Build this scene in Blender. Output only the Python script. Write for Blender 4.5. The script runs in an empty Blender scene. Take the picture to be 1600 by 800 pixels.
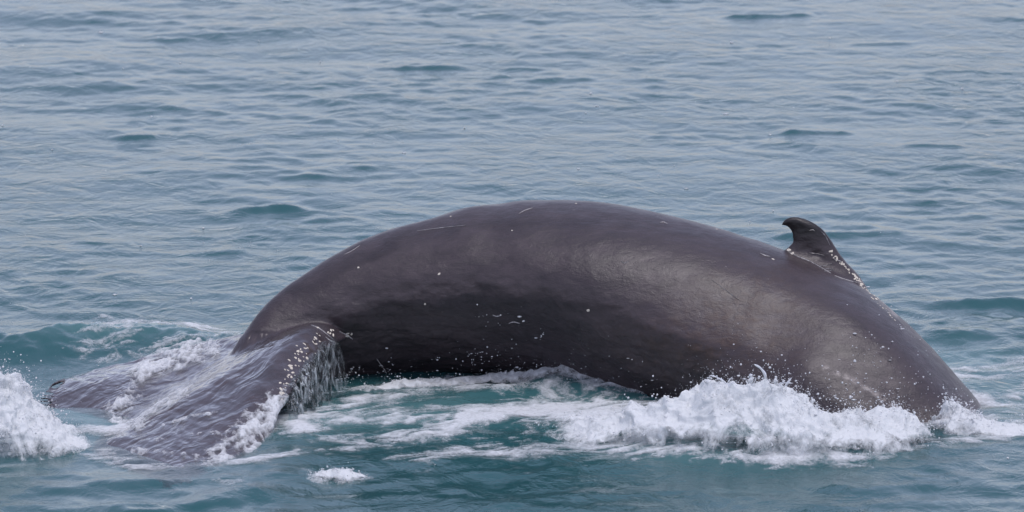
import bpy, bmesh, math, random
import numpy as np
from mathutils import Vector, Matrix
from mathutils.bvhtree import BVHTree

random.seed(7)
RNG = np.random.default_rng(11)
S = bpy.context.scene
C = S.collection

# ------------------------------------------------------------------ camera
DIST, DEP = 50.0, math.radians(12.0)          # camera to the whale, looking down on a water line
PXA = 0.00012                                 # radians per photograph pixel
CAM_H = DIST * math.sin(DEP)
CAM = Vector((0.0, -DIST * math.cos(DEP), CAM_H))
PITCH = DEP - 200 * PXA
cam_d = bpy.data.cameras.new('camera')
cam = bpy.data.objects.new('camera', cam_d)
C.objects.link(cam)
cam.location = CAM
cam.rotation_euler = (math.pi / 2 - PITCH, 0, 0)
cam_d.sensor_width = 36
cam_d.lens = 18 / (800 * PXA)
cam_d.clip_start = 0.5
cam_d.clip_end = 12000
cam_d.dof.use_dof = True
cam_d.dof.focus_distance = 50.0
cam_d.dof.aperture_fstop = 3.0
S.camera = cam

# ------------------------------------------------------------------ sky and sun (overcast)
SUN_EL, SUN_AZ = math.radians(74), math.radians(150)   # azimuth measured from +y (away) towards +x
w = bpy.data.worlds.new('World')
S.world = w
w.use_nodes = True
nt = w.node_tree
bg = nt.nodes['Background']
sky = nt.nodes.new('ShaderNodeTexSky')
sky.sky_type = 'NISHITA'
sky.sun_disc = False
sky.sun_elevation = SUN_EL
sky.sun_rotation = SUN_AZ
sky.air_density = 1.0
sky.dust_density = 1.5
sky.ozone_density = 2.0
hsv = nt.nodes.new('ShaderNodeHueSaturation')
hsv.inputs['Saturation'].default_value = 0.63
tint = nt.nodes.new('ShaderNodeMixRGB')
tint.blend_type = 'MULTIPLY'
tint.inputs[0].default_value = 1.0
tint.inputs[2].default_value = (1.05, 0.97, 1.06, 1)
nt.links.new(sky.outputs[0], hsv.inputs['Color'])
nt.links.new(hsv.outputs[0], tint.inputs[1])
nt.links.new(tint.outputs[0], bg.inputs['Color'])
bg.inputs['Strength'].default_value = 0.12
sd = bpy.data.lights.new('sun', 'SUN')
sd.energy = 1.15
sd.angle = math.radians(35)
sd.color = (1.0, 0.975, 0.965)
sun = bpy.data.objects.new('sun', sd)
C.objects.link(sun)
sdir = Vector((math.sin(SUN_AZ) * math.cos(SUN_EL), math.cos(SUN_AZ) * math.cos(SUN_EL), math.sin(SUN_EL)))
sun.rotation_euler = sdir.to_track_quat('Z', 'Y').to_euler()
S.view_settings.view_transform = 'Standard'
S.view_settings.look = 'None'
S.view_settings.gamma = 1.0
S.view_settings.use_curve_mapping = False
S.view_settings.exposure = 0.75
S.cycles.max_bounces = 6
S.cycles.transparent_max_bounces = 16
S.cycles.sample_clamp_indirect = 4.0

# ------------------------------------------------------------------ helpers
FWD = Vector((0, math.cos(PITCH), -math.sin(PITCH)))
UPV = Vector((0, math.sin(PITCH), math.cos(PITCH)))
TANP = math.tan(800 * PXA) / 800 if False else PXA


def ray(px, py):
    return (FWD + Vector((1, 0, 0)) * ((px - 800) * PXA) + UPV * ((400 - py) * PXA)).normalized()


def at(px, py, Y):
    """point of the place that the photograph shows at (px, py), at depth Y"""
    d = ray(px, py)
    return CAM + d * ((Y - CAM.y) / d.y)


def ground(px, py, z=0.0):
    d = ray(px, py)
    return CAM + d * ((z - CAM.z) / d.z)


def px_of(x, y, z):
    rel = np.stack([x, y, z], -1) - np.array(CAM)
    zc = rel @ np.array(FWD)
    return 800 + rel[..., 0] / zc / PXA, 400 - (rel @ np.array(UPV)) / zc / PXA


def link(name, me, mat=None, parent=None):
    o = bpy.data.objects.new(name, me)
    C.objects.link(o)
    if mat is not None:
        me.materials.append(mat)
    if parent is not None:
        o.parent = parent
    return o


def mesh_np(name, V, F, smooth=True, attrs=None):
    """V (n,3), F (m,3|4) -> mesh"""
    me = bpy.data.meshes.new(name)
    V = np.ascontiguousarray(V, dtype=np.float32)
    F = np.ascontiguousarray(F, dtype=np.int32)
    k = F.shape[1]
    me.vertices.add(len(V))
    me.vertices.foreach_set('co', V.ravel())
    me.loops.add(F.size)
    me.loops.foreach_set('vertex_index', F.ravel())
    me.polygons.add(len(F))
    me.polygons.foreach_set('loop_start', np.arange(0, F.size, k, dtype=np.int32))
    me.update(calc_edges=True)
    if smooth:
        me.polygons.foreach_set('use_smooth', np.ones(len(F), dtype=bool))
    for nme, a in (attrs or {}).items():
        at_ = me.attributes.new(nme, 'FLOAT', 'POINT')
        at_.data.foreach_set('value', np.ascontiguousarray(a, dtype=np.float32))
    me.validate()
    return me


def grid_faces(nu, nv, wrap_v=False):
    i = np.arange(nu - 1)[:, None]
    j = np.arange(nv if wrap_v else nv - 1)[None, :]
    j2 = (j + 1) % nv
    return np.stack([i * nv + j, (i + 1) * nv + j, (i + 1) * nv + j2, i * nv + j2], -1).reshape(-1, 4)


def sstep(a, b, x):
    t = np.clip((x - a) / (b - a), 0, 1)
    return t * t * (3 - 2 * t)


def crom(P, n):
    """Catmull-Rom through the rows of P, n samples, even in index"""
    P = np.asarray(P, float)
    m = len(P)
    t = np.linspace(0, m - 1, n)
    i = np.clip(t.astype(int), 0, m - 2)
    f = (t - i)[(...,) + (None,) * (P.ndim - 1)]
    Q = np.concatenate([2 * P[:1] - P[1:2], P, 2 * P[-1:] - P[-2:-1]])
    p0, p1, p2, p3 = Q[i], Q[i + 1], Q[i + 2], Q[i + 3]
    return 0.5 * (2 * p1 + (p2 - p0) * f + (2 * p0 - 5 * p1 + 4 * p2 - p3) * f ** 2 + (3 * p1 - p0 - 3 * p2 + p3) * f ** 3)


def _hash(ix, iy, iz, seed):
    h = (ix.astype(np.int64) * 374761393 + iy.astype(np.int64) * 668265263 + iz.astype(np.int64) * 2147483647 + seed * 974711) & 0xFFFFFFFF
    h = ((h ^ (h >> 13)) * 1274126177) & 0xFFFFFFFF
    h = ((h ^ (h >> 16)) * 2246822519) & 0xFFFFFFFF
    return ((h ^ (h >> 15)) & 0xFFFFFF) / float(0xFFFFFF)


def vnoise(x, y, z=None, seed=0):
    """smooth value noise, about -1..1"""
    x = np.asarray(x, float); y = np.asarray(y, float)
    fx, fy = np.floor(x), np.floor(y)
    ux, uy = x - fx, y - fy
    ux = ux * ux * ux * (ux * (ux * 6 - 15) + 10)
    uy = uy * uy * uy * (uy * (uy * 6 - 15) + 10)
    if z is None:
        o = np.zeros_like(fx)
        a = _hash(fx, fy, o, seed); b = _hash(fx + 1, fy, o, seed)
        c = _hash(fx, fy + 1, o, seed); d = _hash(fx + 1, fy + 1, o, seed)
        return ((a + (b - a) * ux) * (1 - uy) + (c + (d - c) * ux) * uy) * 2 - 1
    z = np.asarray(z, float)
    fz = np.floor(z); uz = z - fz
    uz = uz * uz * (3 - 2 * uz)
    r = []
    for dz in (0, 1):
        a = _hash(fx, fy, fz + dz, seed); b = _hash(fx + 1, fy, fz + dz, seed)
        c = _hash(fx, fy + 1, fz + dz, seed); d = _hash(fx + 1, fy + 1, fz + dz, seed)
        r.append((a + (b - a) * ux) * (1 - uy) + (c + (d - c) * ux) * uy)
    return (r[0] * (1 - uz) + r[1] * uz) * 2 - 1


def fbm(x, y, z=None, oct=4, seed=0, gain=0.5):
    s = 0.0; a = 1.0; n = 0.0; f = 1.0
    for o in range(oct):
        s = s + a * vnoise(x * f + 17.3 * o, y * f - 9.1 * o, None if z is None else z * f + 5.7 * o, seed + o)
        n += a; a *= gain; f *= 2.03
    return s / n


def dist_poly(x, y, P):
    """distance of points to a polyline and the position 0..1 along it"""
    best = np.full(x.shape, 1e9); tt = np.zeros(x.shape)
    n = len(P) - 1
    for i in range(n):
        ax, ay = P[i]; bx, by = P[i + 1]
        dx, dy = bx - ax, by - ay
        t = np.clip(((x - ax) * dx + (y - ay) * dy) / (dx * dx + dy * dy + 1e-12), 0, 1)
        d = np.hypot(x - ax - t * dx, y - ay - t * dy)
        m = d < best
        best = np.where(m, d, best); tt = np.where(m, (i + t) / n, tt)
    return best, tt


# ------------------------------------------------------------------ materials
class NT:
    def __init__(self, name):
        self.m = bpy.data.materials.new(name)
        self.m.use_nodes = True
        self.t = self.m.node_tree
        self.t.nodes.clear()
        self.out = self.t.nodes.new('ShaderNodeOutputMaterial')

    def n(self, typ, ins=None, **kw):
        x = self.t.nodes.new(typ)
        for k, v in kw.items():
            setattr(x, k, v)
        for k, v in (ins or {}).items():
            s = x.inputs[k]
            if isinstance(v, bpy.types.NodeSocket):
                self.t.links.new(v, s)
            else:
                s.default_value = v
        return x

    def math(self, op, a, b=0.0, c=0.0):
        return self.n('ShaderNodeMath', {0: a, 1: b, 2: c}, operation=op).outputs[0]

    def attr(self, name):
        return self.n('ShaderNodeAttribute', attribute_name=name).outputs['Fac']

    def ramp(self, fac, stops):
        r = self.n('ShaderNodeValToRGB', {0: fac})
        while len(r.color_ramp.elements) < len(stops):
            r.color_ramp.elements.new(0.5)
        for e, (p, c) in zip(r.color_ramp.elements, stops):
            e.position = p
            e.color = c if len(c) == 4 else (*c, 1)
        return r.outputs[0]

    def mix(self, fac, a, b, blend='MIX'):
        return self.n('ShaderNodeMixRGB', {0: fac, 1: a, 2: b}, blend_type=blend).outputs[0]

    def noise(self, vec, scale, detail=4, rough=0.55, dist=0.0):
        return self.n('ShaderNodeTexNoise', {'Vector': vec, 'Scale': scale, 'Detail': detail, 'Roughness': rough, 'Distortion': dist}).outputs[0]

    def coords(self, scale=(1, 1, 1), rot=(0, 0, 0)):
        tc = self.n('ShaderNodeTexCoord').outputs['Object']
        return self.n('ShaderNodeMapping', {'Vector': tc, 'Scale': scale, 'Rotation': rot}).outputs[0]

    def done(self, sh):
        self.t.links.new(sh, self.out.inputs['Surface'])
        return self.m


def mat_sea():
    k = NT('sea_water')
    p1 = k.coords((1.0, 0.8, 1.0), (0, 0, 0.35))
    p2 = k.coords((1.0, 0.7, 1.0), (0, 0, -0.4))
    aer = k.attr('aerated'); murk = k.attr('murk')
    n1 = k.noise(p1, 2.4, 5, 0.56, 1.0)
    n2 = k.noise(p2, 10.0, 4, 0.6, 0.8)
    h = k.math('ADD', k.math('MULTIPLY', n1, 0.034), k.math('MULTIPLY', n2, 0.0060))
    wind = k.ramp(k.noise(k.coords((0.25, 0.12, 1.0), (0, 0, 0.2)), 1.3, 3, 0.6, 0.6), [(0.34, (0.45,) * 3), (0.68, (1.15,) * 3)])
    h = k.math('MULTIPLY', h, wind)
    bump = k.n('ShaderNodeBump', {'Height': h, 'Strength': 1.0, 'Distance': 1.0})
    col = k.mix(aer, (0.017, 0.072, 0.080, 1), (0.080, 0.175, 0.182, 1))
    dif = k.n('ShaderNodeBsdfDiffuse', {'Color': col})
    tra = k.n('ShaderNodeBsdfTransparent', {'Color': (0.62, 0.80, 0.84, 1)})
    und = k.n('ShaderNodeMixShader', {0: murk, 1: tra.outputs[0], 2: dif.outputs[0]})
    glo = k.n('ShaderNodeBsdfGlossy', {'Color': (1, 1, 1, 1), 'Roughness': 0.06, 'Normal': bump.outputs[0]})
    fre = k.n('ShaderNodeFresnel', {'IOR': 1.333, 'Normal': bump.outputs[0]})
    return k.done(k.n('ShaderNodeMixShader', {0: fre.outputs[0], 1: und.outputs[0], 2: glo.outputs[0]}).outputs[0])


def mat_skin():
    k = NT('whale_skin')
    p = k.coords()
    ps = k.coords((0.6, 1.5, 1.5))
    film = k.attr('film'); pale = k.attr('pale'); brown = k.attr('brown'); dark = k.attr('dark')
    n1 = k.noise(ps, 2.2, 6, 0.62, 0.6)
    n2 = k.noise(p, 14.0, 6, 0.7, 0.4)
    n3 = k.noise(p, 60.0, 4, 0.6)
    n4 = k.noise(k.coords((0.8, 1.3, 1.9)), 6.0, 6, 0.70, 0.25)
    base = k.ramp(n1, [(0.30, (0.027, 0.0215, 0.025)), (0.5, (0.045, 0.0355, 0.0405)), (0.70, (0.053, 0.0415, 0.047))])
    base = k.mix(k.ramp(n4, [(0.40, (0, 0, 0)), (0.66, (0.6,) * 3)]), base, (0.022, 0.0185, 0.021, 1))
    bfac = k.math('MULTIPLY', brown, k.ramp(k.math('ADD', k.math('MULTIPLY', n4, 0.55), k.math('MULTIPLY', n2, 0.45)), [(0.42, (0, 0, 0)), (0.62, (0.75,) * 3)]))
    base = k.mix(bfac, base, (0.064, 0.038, 0.029, 1))
    base = k.mix(dark, base, (0.008, 0.0075, 0.008, 1))
    # pale flecks and hairline scratches in the skin itself
    vor = k.n('ShaderNodeTexVoronoi', {'Vector': p, 'Scale': 6.5, 'Randomness': 1.0})
    fl = k.ramp(vor.outputs['Distance'], [(0.018, (1, 1, 1)), (0.05, (0, 0, 0))])
    keep = k.ramp(k.noise(p, 1.7, 2), [(0.50, (0, 0, 0)), (0.58, (1, 1, 1))])
    base = k.mix(k.math('MULTIPLY', k.math('MULTIPLY', fl, keep), 0.8), base, (0.42, 0.40, 0.38, 1))
    base = k.mix(k.math('MULTIPLY', pale, k.ramp(n2, [(0.42, (0, 0, 0)), (0.6, (1, 1, 1))])), base, (0.30, 0.27, 0.26, 1))
    # relief: fine wrinkles, and the sheet of water running off the flukes
    pr = k.coords((1, 1, 1), (0, 0, -1.03))
    pf = k.n('ShaderNodeMapping', {'Vector': pr, 'Scale': (0.85, 1.9, 1.0)}).outputs[0]
    wv = k.noise(pf, 2.6, 2, 0.45, 1.2)
    wv2 = k.noise(pf, 6.5, 2, 0.45, 0.9)
    hsk = k.math('ADD', k.math('ADD', k.math('MULTIPLY', n2, 0.0050), k.math('MULTIPLY', n4, 0.013)), k.math('MULTIPLY', n3, 0.0010))
    hfi = k.math('ADD', k.math('ADD', k.math('MULTIPLY', wv, 0.036), k.math('MULTIPLY', wv2, 0.011)), -0.0135)
    h = k.math('ADD', k.math('MULTIPLY', hsk, k.math('SUBTRACT', 1.0, film)), k.math('MULTIPLY', hfi, film))
    bump = k.n('ShaderNodeBump', {'Height': h, 'Strength': 0.8, 'Distance': 1.0})
    rough = k.math('SUBTRACT', k.ramp(k.math('ADD', k.math('MULTIPLY', n1, 0.5), k.math('MULTIPLY', n4, 0.5)), [(0.36, (0.26,) * 3), (0.62, (0.44,) * 3)]), k.math('MULTIPLY', film, 0.20))
    b = k.n('ShaderNodeBsdfPrincipled', {'Base Color': base, 'Roughness': rough, 'IOR': 1.38, 'Specular IOR Level': 0.5, 'Normal': bump.outputs[0],
                                         'Coat Weight': k.math('ADD', 0.18, k.math('MULTIPLY', film, 0.82)), 'Coat Roughness': k.math('SUBTRACT', 0.24, k.math('MULTIPLY', film, 0.12)), 'Coat IOR': 1.33})
    k.t.links.new(bump.outputs[0], b.inputs['Coat Normal'])
    return k.done(b.outputs[0])


def mat_foam(name, lo, hi, col=(0.76, 0.79, 0.82, 1), scale=26.0, big=0.0, stretch=((1, 0.8, 1),)):
    """white water: soft cover from the attribute, broken by bubbles"""
    k = NT(name)
    p = k.coords(*stretch)
    cov = k.attr('cover')
    n = k.noise(p, scale, 5, 0.65, 0.5)
    nb = k.noise(p, scale * 3.2, 3, 0.6)
    nl = k.noise(p, scale * 0.22, 4, 0.6, 0.8)
    f = k.math('ADD', k.math('ADD', cov, k.math('MULTIPLY', k.math('SUBTRACT', nl, 0.5), big)), k.math('MULTIPLY', k.math('SUBTRACT', n, 0.5), 0.9))
    f = k.math('ADD', f, k.math('MULTIPLY', k.math('SUBTRACT', nb, 0.5), 0.35))
    al = k.n('ShaderNodeMapRange', {'Value': f, 'From Min': lo, 'From Max': hi, 'To Min': 0.0, 'To Max': 1.0}).outputs[0]
    bump = k.n('ShaderNodeBump', {'Height': k.math('ADD', k.math('MULTIPLY', n, 0.020), k.math('MULTIPLY', nb, 0.006)), 'Strength': 0.8, 'Distance': 1.0})
    d = k.n('ShaderNodeBsdfDiffuse', {'Color': col, 'Normal': bump.outputs[0]})
    tl = k.n('ShaderNodeBsdfTranslucent', {'Color': col, 'Normal': bump.outputs[0]})
    dd = k.n('ShaderNodeMixShader', {0: 0.32, 1: d.outputs[0], 2: tl.outputs[0]})
    t = k.n('ShaderNodeBsdfTransparent', {'Color': (1, 1, 1, 1)})
    return k.done(k.n('ShaderNodeMixShader', {0: al, 1: t.outputs[0], 2: dd.outputs[0]}).outputs[0])


def mat_drop():
    k = NT('white_spray')
    d = k.n('ShaderNodeBsdfDiffuse', {'Color': (0.78, 0.80, 0.82, 1)})
    tl = k.n('ShaderNodeBsdfTranslucent', {'Color': (0.78, 0.80, 0.82, 1)})
    a = k.n('ShaderNodeMixShader', {0: 0.4, 1: d.outputs[0], 2: tl.outputs[0]})
    g = k.n('ShaderNodeBsdfGlossy', {'Color': (1, 1, 1, 1), 'Roughness': 0.1})
    fre = k.n('ShaderNodeFresnel', {'IOR': 1.33})
    return k.done(k.n('ShaderNodeMixShader', {0: fre.outputs[0], 1: a.outputs[0], 2: g.outputs[0]}).outputs[0])


def mat_clear():
    """thin falling water with bubbles in it"""
    k = NT('clear_falling_water')
    p = k.coords((3.6, 3.6, 0.8))
    n = k.noise(p, 8.0, 3, 0.6, 0.9)
    bump = k.n('ShaderNodeBump', {'Height': n, 'Strength': 0.9, 'Distance': 0.06})
    cov = k.attr('cover')
    d = k.n('ShaderNodeBsdfDiffuse', {'Color': (0.64, 0.70, 0.72, 1), 'Normal': bump.outputs[0]})
    t = k.n('ShaderNodeBsdfTransparent', {'Color': (0.86, 0.92, 0.93, 1)})
    mx = k.n('ShaderNodeMixShader', {0: k.math('MULTIPLY', k.math('MULTIPLY', cov, 0.95), k.ramp(n, [(0.45, (0.02,) * 3), (0.70, (0.75,) * 3)])), 1: t.outputs[0], 2: d.outputs[0]})
    g = k.n('ShaderNodeBsdfGlossy', {'Color': (1, 1, 1, 1), 'Roughness': 0.08, 'Normal': bump.outputs[0]})
    fre = k.n('ShaderNodeFresnel', {'IOR': 1.33, 'Normal': bump.outputs[0]})
    return k.done(k.n('ShaderNodeMixShader', {0: k.math('MULTIPLY', fre.outputs[0], cov), 1: mx.outputs[0], 2: g.outputs[0]}).outputs[0])


def mat_plain(name, col, col2, scale, rough=0.6):
    k = NT(name)
    n = k.noise(k.coords(), scale, 4, 0.6)
    b = k.n('ShaderNodeBsdfPrincipled', {'Base Color': k.mix(n, (*col, 1), (*col2, 1)), 'Roughness': rough})
    return k.done(b.outputs[0])


M_SEA, M_SKIN = mat_sea(), mat_skin()
M_FOAM = mat_foam('sea_foam', 0.22, 1.05, scale=32.0, big=0.35)
M_SPLASH = mat_foam('splash_foam', 0.22, 0.95, (0.74, 0.77, 0.79, 1), 19.0, 2.1, ((1.1, 0.75, 0.85), (0, 0.5, 0)))
M_DROP, M_CLEAR = mat_drop(), mat_clear()
M_BARN = mat_plain('barnacle_shell', (0.62, 0.58, 0.50), (0.42, 0.38, 0.32), 40)
M_SCAR = mat_plain('pale_scar_tissue', (0.62, 0.60, 0.58), (0.12, 0.11, 0.12), 55, 0.5)

# ------------------------------------------------------------------ the sea: one sheet to the horizon
_nw = 130
_lam = np.exp(np.linspace(math.log(0.20), math.log(6.5), _nw)) * RNG.uniform(0.93, 1.07, _nw)
_th = math.radians(-105) + RNG.normal(0, 1, _nw) * np.interp(np.log(_lam), [math.log(0.2), math.log(6.5)], [1.25, 0.55])
_ph = RNG.uniform(0, 2 * math.pi, _nw)
_k = 2 * math.pi / _lam
_slope = np.interp(np.log(_lam), [math.log(0.2), math.log(0.5), math.log(1.2), math.log(3), math.log(6.5)], [0.0115, 0.0145, 0.0108, 0.0068, 0.0050])
_a = _slope / _k
_kx, _ky = _k * np.cos(_th), _k * np.sin(_th)

# local heaps of water: (polyline in photo pixels at the water level, height, half-width in y (m))
_BUMPS = []


def bump_line(pts, h, wy):
    P = [(ground(px, py, 0.0).x, ground(px, py, 0.0).y) for px, py in pts]
    _BUMPS.append((P, h, wy))


bump_line([(-60, 560), (60, 548), (170, 536), (270, 535), (380, 552)], 0.26, 0.50)     # wave heaped up behind the flukes
bump_line([(1490, 478), (1580, 474), (1660, 480)], 0.07, 0.2)
bump_line([(1440, 530), (1520, 522)], 0.05, 0.18)
bump_line([(1230, 370), (1390, 366)], 0.045, 0.14)
bump_line([(380, 332), (460, 328)], 0.055, 0.14)
bump_line([(310, 394), (370, 390)], 0.055, 0.14)
bump_line([(640, 106), (710, 104)], 0.05, 0.16)
bump_line([(1150, 26), (1250, 24)], 0.065, 0.16)
bump_line([(1240, 206), (1310, 208)], 0.036, 0.13)
bump_line([(190, 216), (235, 215)], 0.04, 0.13)
bump_line([(800, 106), (860, 108)], 0.035, 0.13)
bump_line([(1345, 68), (1410, 67)], 0.036, 0.13)
bump_line([(445, 277), (495, 276)], 0.035, 0.12)
bump_line([(1420, 229), (1490, 231)], 0.034, 0.12)
bump_line([(200, 800), (300, 792), (390, 775)], 0.10, 0.25)
bump_line([(780, 612), (880, 604), (960, 612)], 0.10, 0.30)
bump_line([(1000, 690), (1150, 715), (1330, 705)], 0.10, 0.40)


def sea_at(x, y, sx=0.03, sy=0.045):
    """resting position -> position on the water surface"""
    x = np.asarray(x, float); y = np.asarray(y, float)
    sx = np.broadcast_to(sx, x.shape); sy = np.broadcast_to(sy, x.shape)
    g = 0.75 + 0.55 * vnoise(x * 0.16 + 3, y * 0.10, seed=5)
    g2 = np.clip(0.62 + 0.9 * fbm(x * 0.40, y * 0.28 + 8, oct=3, seed=6), 0.12, 2.0)
    g2 = g2 + 0.55 * sstep(0.1, 0.9, fbm(x * 0.9 + 4, y * 0.7, oct=3, seed=12) * 1.6)
    calm = 1 - 0.45 * np.exp(-((x + 3.4) / 1.6) ** 4 - ((y + 1.0) / 2.2) ** 4)
    g = g * calm; g2 = g2 * calm
    dx = np.zeros(x.shape); dy = np.zeros(x.shape); z = np.zeros(x.shape)
    smax = float(np.max(np.maximum(sx, sy)))
    for i in range(_nw):
        ph = _kx[i] * x + _ky[i] * y + _ph[i]
        A = _a[i] * (g if _lam[i] > 1.6 else g2)
        if smax > 0.05:
            A = A * np.clip(1.6 - np.hypot(_kx[i] * sx, _ky[i] * sy) / 1.6, 0, 1)
        c, s = np.cos(ph), np.sin(ph)
        z += A * c
        q = 1.15
        dx -= q * A * s * (_kx[i] / _k[i])
        dy -= q * A * s * (_ky[i] / _k[i])
    near = (np.abs(x) < 12) & (y > -12) & (y < 34)
    if near.any():
        xn, yn = x[near], y[near]
        zz = np.zeros(xn.shape)
        for P, h, wy in _BUMPS:
            d, t = dist_poly(xn, yn, P)
            prof = np.exp(-(d / wy) ** 2) * (0.68 + 0.5 * fbm(xn * 2.4, yn * 2.0, oct=4, seed=31))
            zz += h * prof
        z[near] += zz
    return x + dx, y + dy, z


def axis(lo, hi, step, far, ratio, step2=None):
    n = int(round((hi - lo) / step)) if step2 is None else None
    if step2 is None:
        a = list(np.linspace(lo, hi, n + 1)); s2 = step
    else:
        a = [lo]; s = step
        while a[-1] < hi:
            a.append(a[-1] + s); s = step + (step2 - step) * max(0, (a[-1] - lo - 12) / (hi - lo - 12))
        s2 = s
    up = []; s = s2; p = a[-1]
    while p < far:
        s *= ratio; p += s; up.append(p)
    dn = []; s = step; p = a[0]
    while p > -far:
        s *= ratio; p -= s; dn.append(p)
    return np.array(dn[::-1] + a + up)


gx = axis(-8.6, 8.6, 0.032, 4000, 1.16)
gy = axis(-6.6, 29.0, 0.042, 4000, 1.14, 0.070)
SX, SY = np.gradient(gx), np.gradient(gy)
XX, YY = np.meshgrid(gx, gy, indexing='ij')
WX, WY, WZ = sea_at(XX, YY, np.broadcast_to(SX[:, None], XX.shape), np.broadcast_to(SY[None, :], XX.shape))
SEA_V = np.stack([WX, WY, WZ], -1).reshape(-1, 3)
sea_me = mesh_np('sea', SEA_V, grid_faces(len(gx), len(gy)))
sea = link('sea', sea_me, M_SEA)
sea['kind'] = 'structure'
sea['label'] = 'grey-blue rippled sea around the whale, teal on the wave faces'
sea['category'] = 'sea'

# ------------------------------------------------------------------ the whale
whale = bpy.data.objects.new('humpback_whale', None)
C.objects.link(whale)
whale.location = (0.6, 0.3, 0)
whale['label'] = 'dark grey humpback whale arching its wet back, small hooked dorsal fin, flukes sliding under'
whale['category'] = 'whale'

# stations along the back: photo x, y of the back line, depth y, half depth, half width
ST = [
    (318, 660, -0.75, 0.16, 0.16),
    (330, 618, -0.48, 0.20, 0.18),
    (352, 566, -0.16, 0.30, 0.21),
    (390, 508, 0.08, 0.44, 0.28),
    (455, 442, 0.32, 0.57, 0.42),
    (550, 386, 0.46, 0.68, 0.58),
    (650, 348, 0.52, 0.78, 0.76),
    (750, 324, 0.56, 0.87, 0.92),
    (850, 314, 0.54, 0.95, 1.05),
    (950, 319, 0.46, 1.04, 1.12),
    (1050, 338, 0.32, 1.10, 1.12),
    (1150, 366, 0.20, 1.14, 1.18),
    (1250, 402, 0.04, 1.18, 1.22),
    (1345, 448, -0.14, 1.21, 1.25),
    (1420, 508, -0.30, 1.23, 1.27),
    (1486, 578, -0.46, 1.24, 1.28),
    (1545, 652, -0.60, 1.24, 1.28),
    (1595, 745, -0.74, 1.20, 1.24),
    (1630, 850, -0.86, 1.10, 1.15),
    (1650, 960, -0.95, 0.85, 0.95),
]


def body_mesh():
    D = np.array([list(at(a, b, Y)) + [h, wd] for a, b, Y, h, wd in ST])
    NR, NS = 260, 112
    Q = crom(D, NR)
    P = Q[:, :3]; hh = Q[:, 3]; ww = Q[:, 4]
    T = np.gradient(P, axis=0); T /= np.linalg.norm(T, axis=1)[:, None]
    side = np.cross(T, np.array([0, 0, 1.0]))
    # keep the lateral axis close to horizontal, also where the back turns steep
    side[:, 2] = 0
    ref = np.array([0.22, -1.0, 0.0])
    side = np.stack([-T[:, 1] * 0 + ref[0], np.full(NR, ref[1]), np.zeros(NR)], -1)
    side -= T * np.sum(side * T, axis=1)[:, None]
    side /= np.linalg.norm(side, axis=1)[:, None]
    N = np.cross(side, T)
    N *= np.sign(N[NR // 2, 2])
    th = np.linspace(0, 2 * math.pi, NS, endpoint=False)
    s = np.linspace(0, 1, NR)[:, None]
    st, ct = np.sin(th)[None, :], np.cos(th)[None, :]
    # section: keeled back, fullest a little above the middle, drawn in below
    q = (1 - np.sign(ct) * np.abs(ct) ** 0.95) / 2                    # 0 at the back, 1 at the belly
    keel = np.clip(1 - s * 1.25, 0, 1)
    qw = 0.50 - 0.13 * sstep(0.75, 0.45, s)
    up_ = np.clip(1 - ((qw - q) / qw) ** 2, 0, 1) ** (0.5 + 0.22 * keel)
    dn_ = np.clip(1 - np.clip((q - qw) / (1 - qw), 0, 1) ** (2.0 - 0.75 * sstep(0.8, 0.5, s)), 0, 1) ** (0.5 + 0.4 * sstep(0.8, 0.5, s))
    wid = np.sign(st) * np.where(q < qw, up_, dn_)
    lat = ww[:, None] * wid
    ver = hh[:, None] * (1 - 2 * q)
    # long soft folds of the flank, towards the head
    fo = np.clip((s - 0.42) / 0.25, 0, 1)
    ang = np.degrees(np.arccos(np.clip(ct, -1, 1)))
    rad = 1 + fo * (0.017 * np.cos((ang - 40 - 30 * (s - 0.6)) * math.pi / 21) * np.exp(-((ang - 58) / 32) ** 2))
    lat = lat * rad; ver = ver * rad
    cen = P - N * hh[:, None]
    V = cen[:, None, :] + side[:, None, :] * lat[..., None] + N[:, None, :] * ver[..., None]
    V = V.reshape(-1, 3)
    F = grid_faces(NR, NS, True)
    # caps
    n = len(V)
    V = np.concatenate([V, cen[:1], cen[-1:]])
    caps = []
    for j in range(NS):
        j2 = (j + 1) % NS
        caps.append((n, j, j2, j2)); caps.append((n + 1, (NR - 1) * NS + j2, (NR - 1) * NS + j, (NR - 1) * NS + j))
    faces = [tuple(f) for f in F] + [c[:3] for c in caps]
    return V, faces


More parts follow.
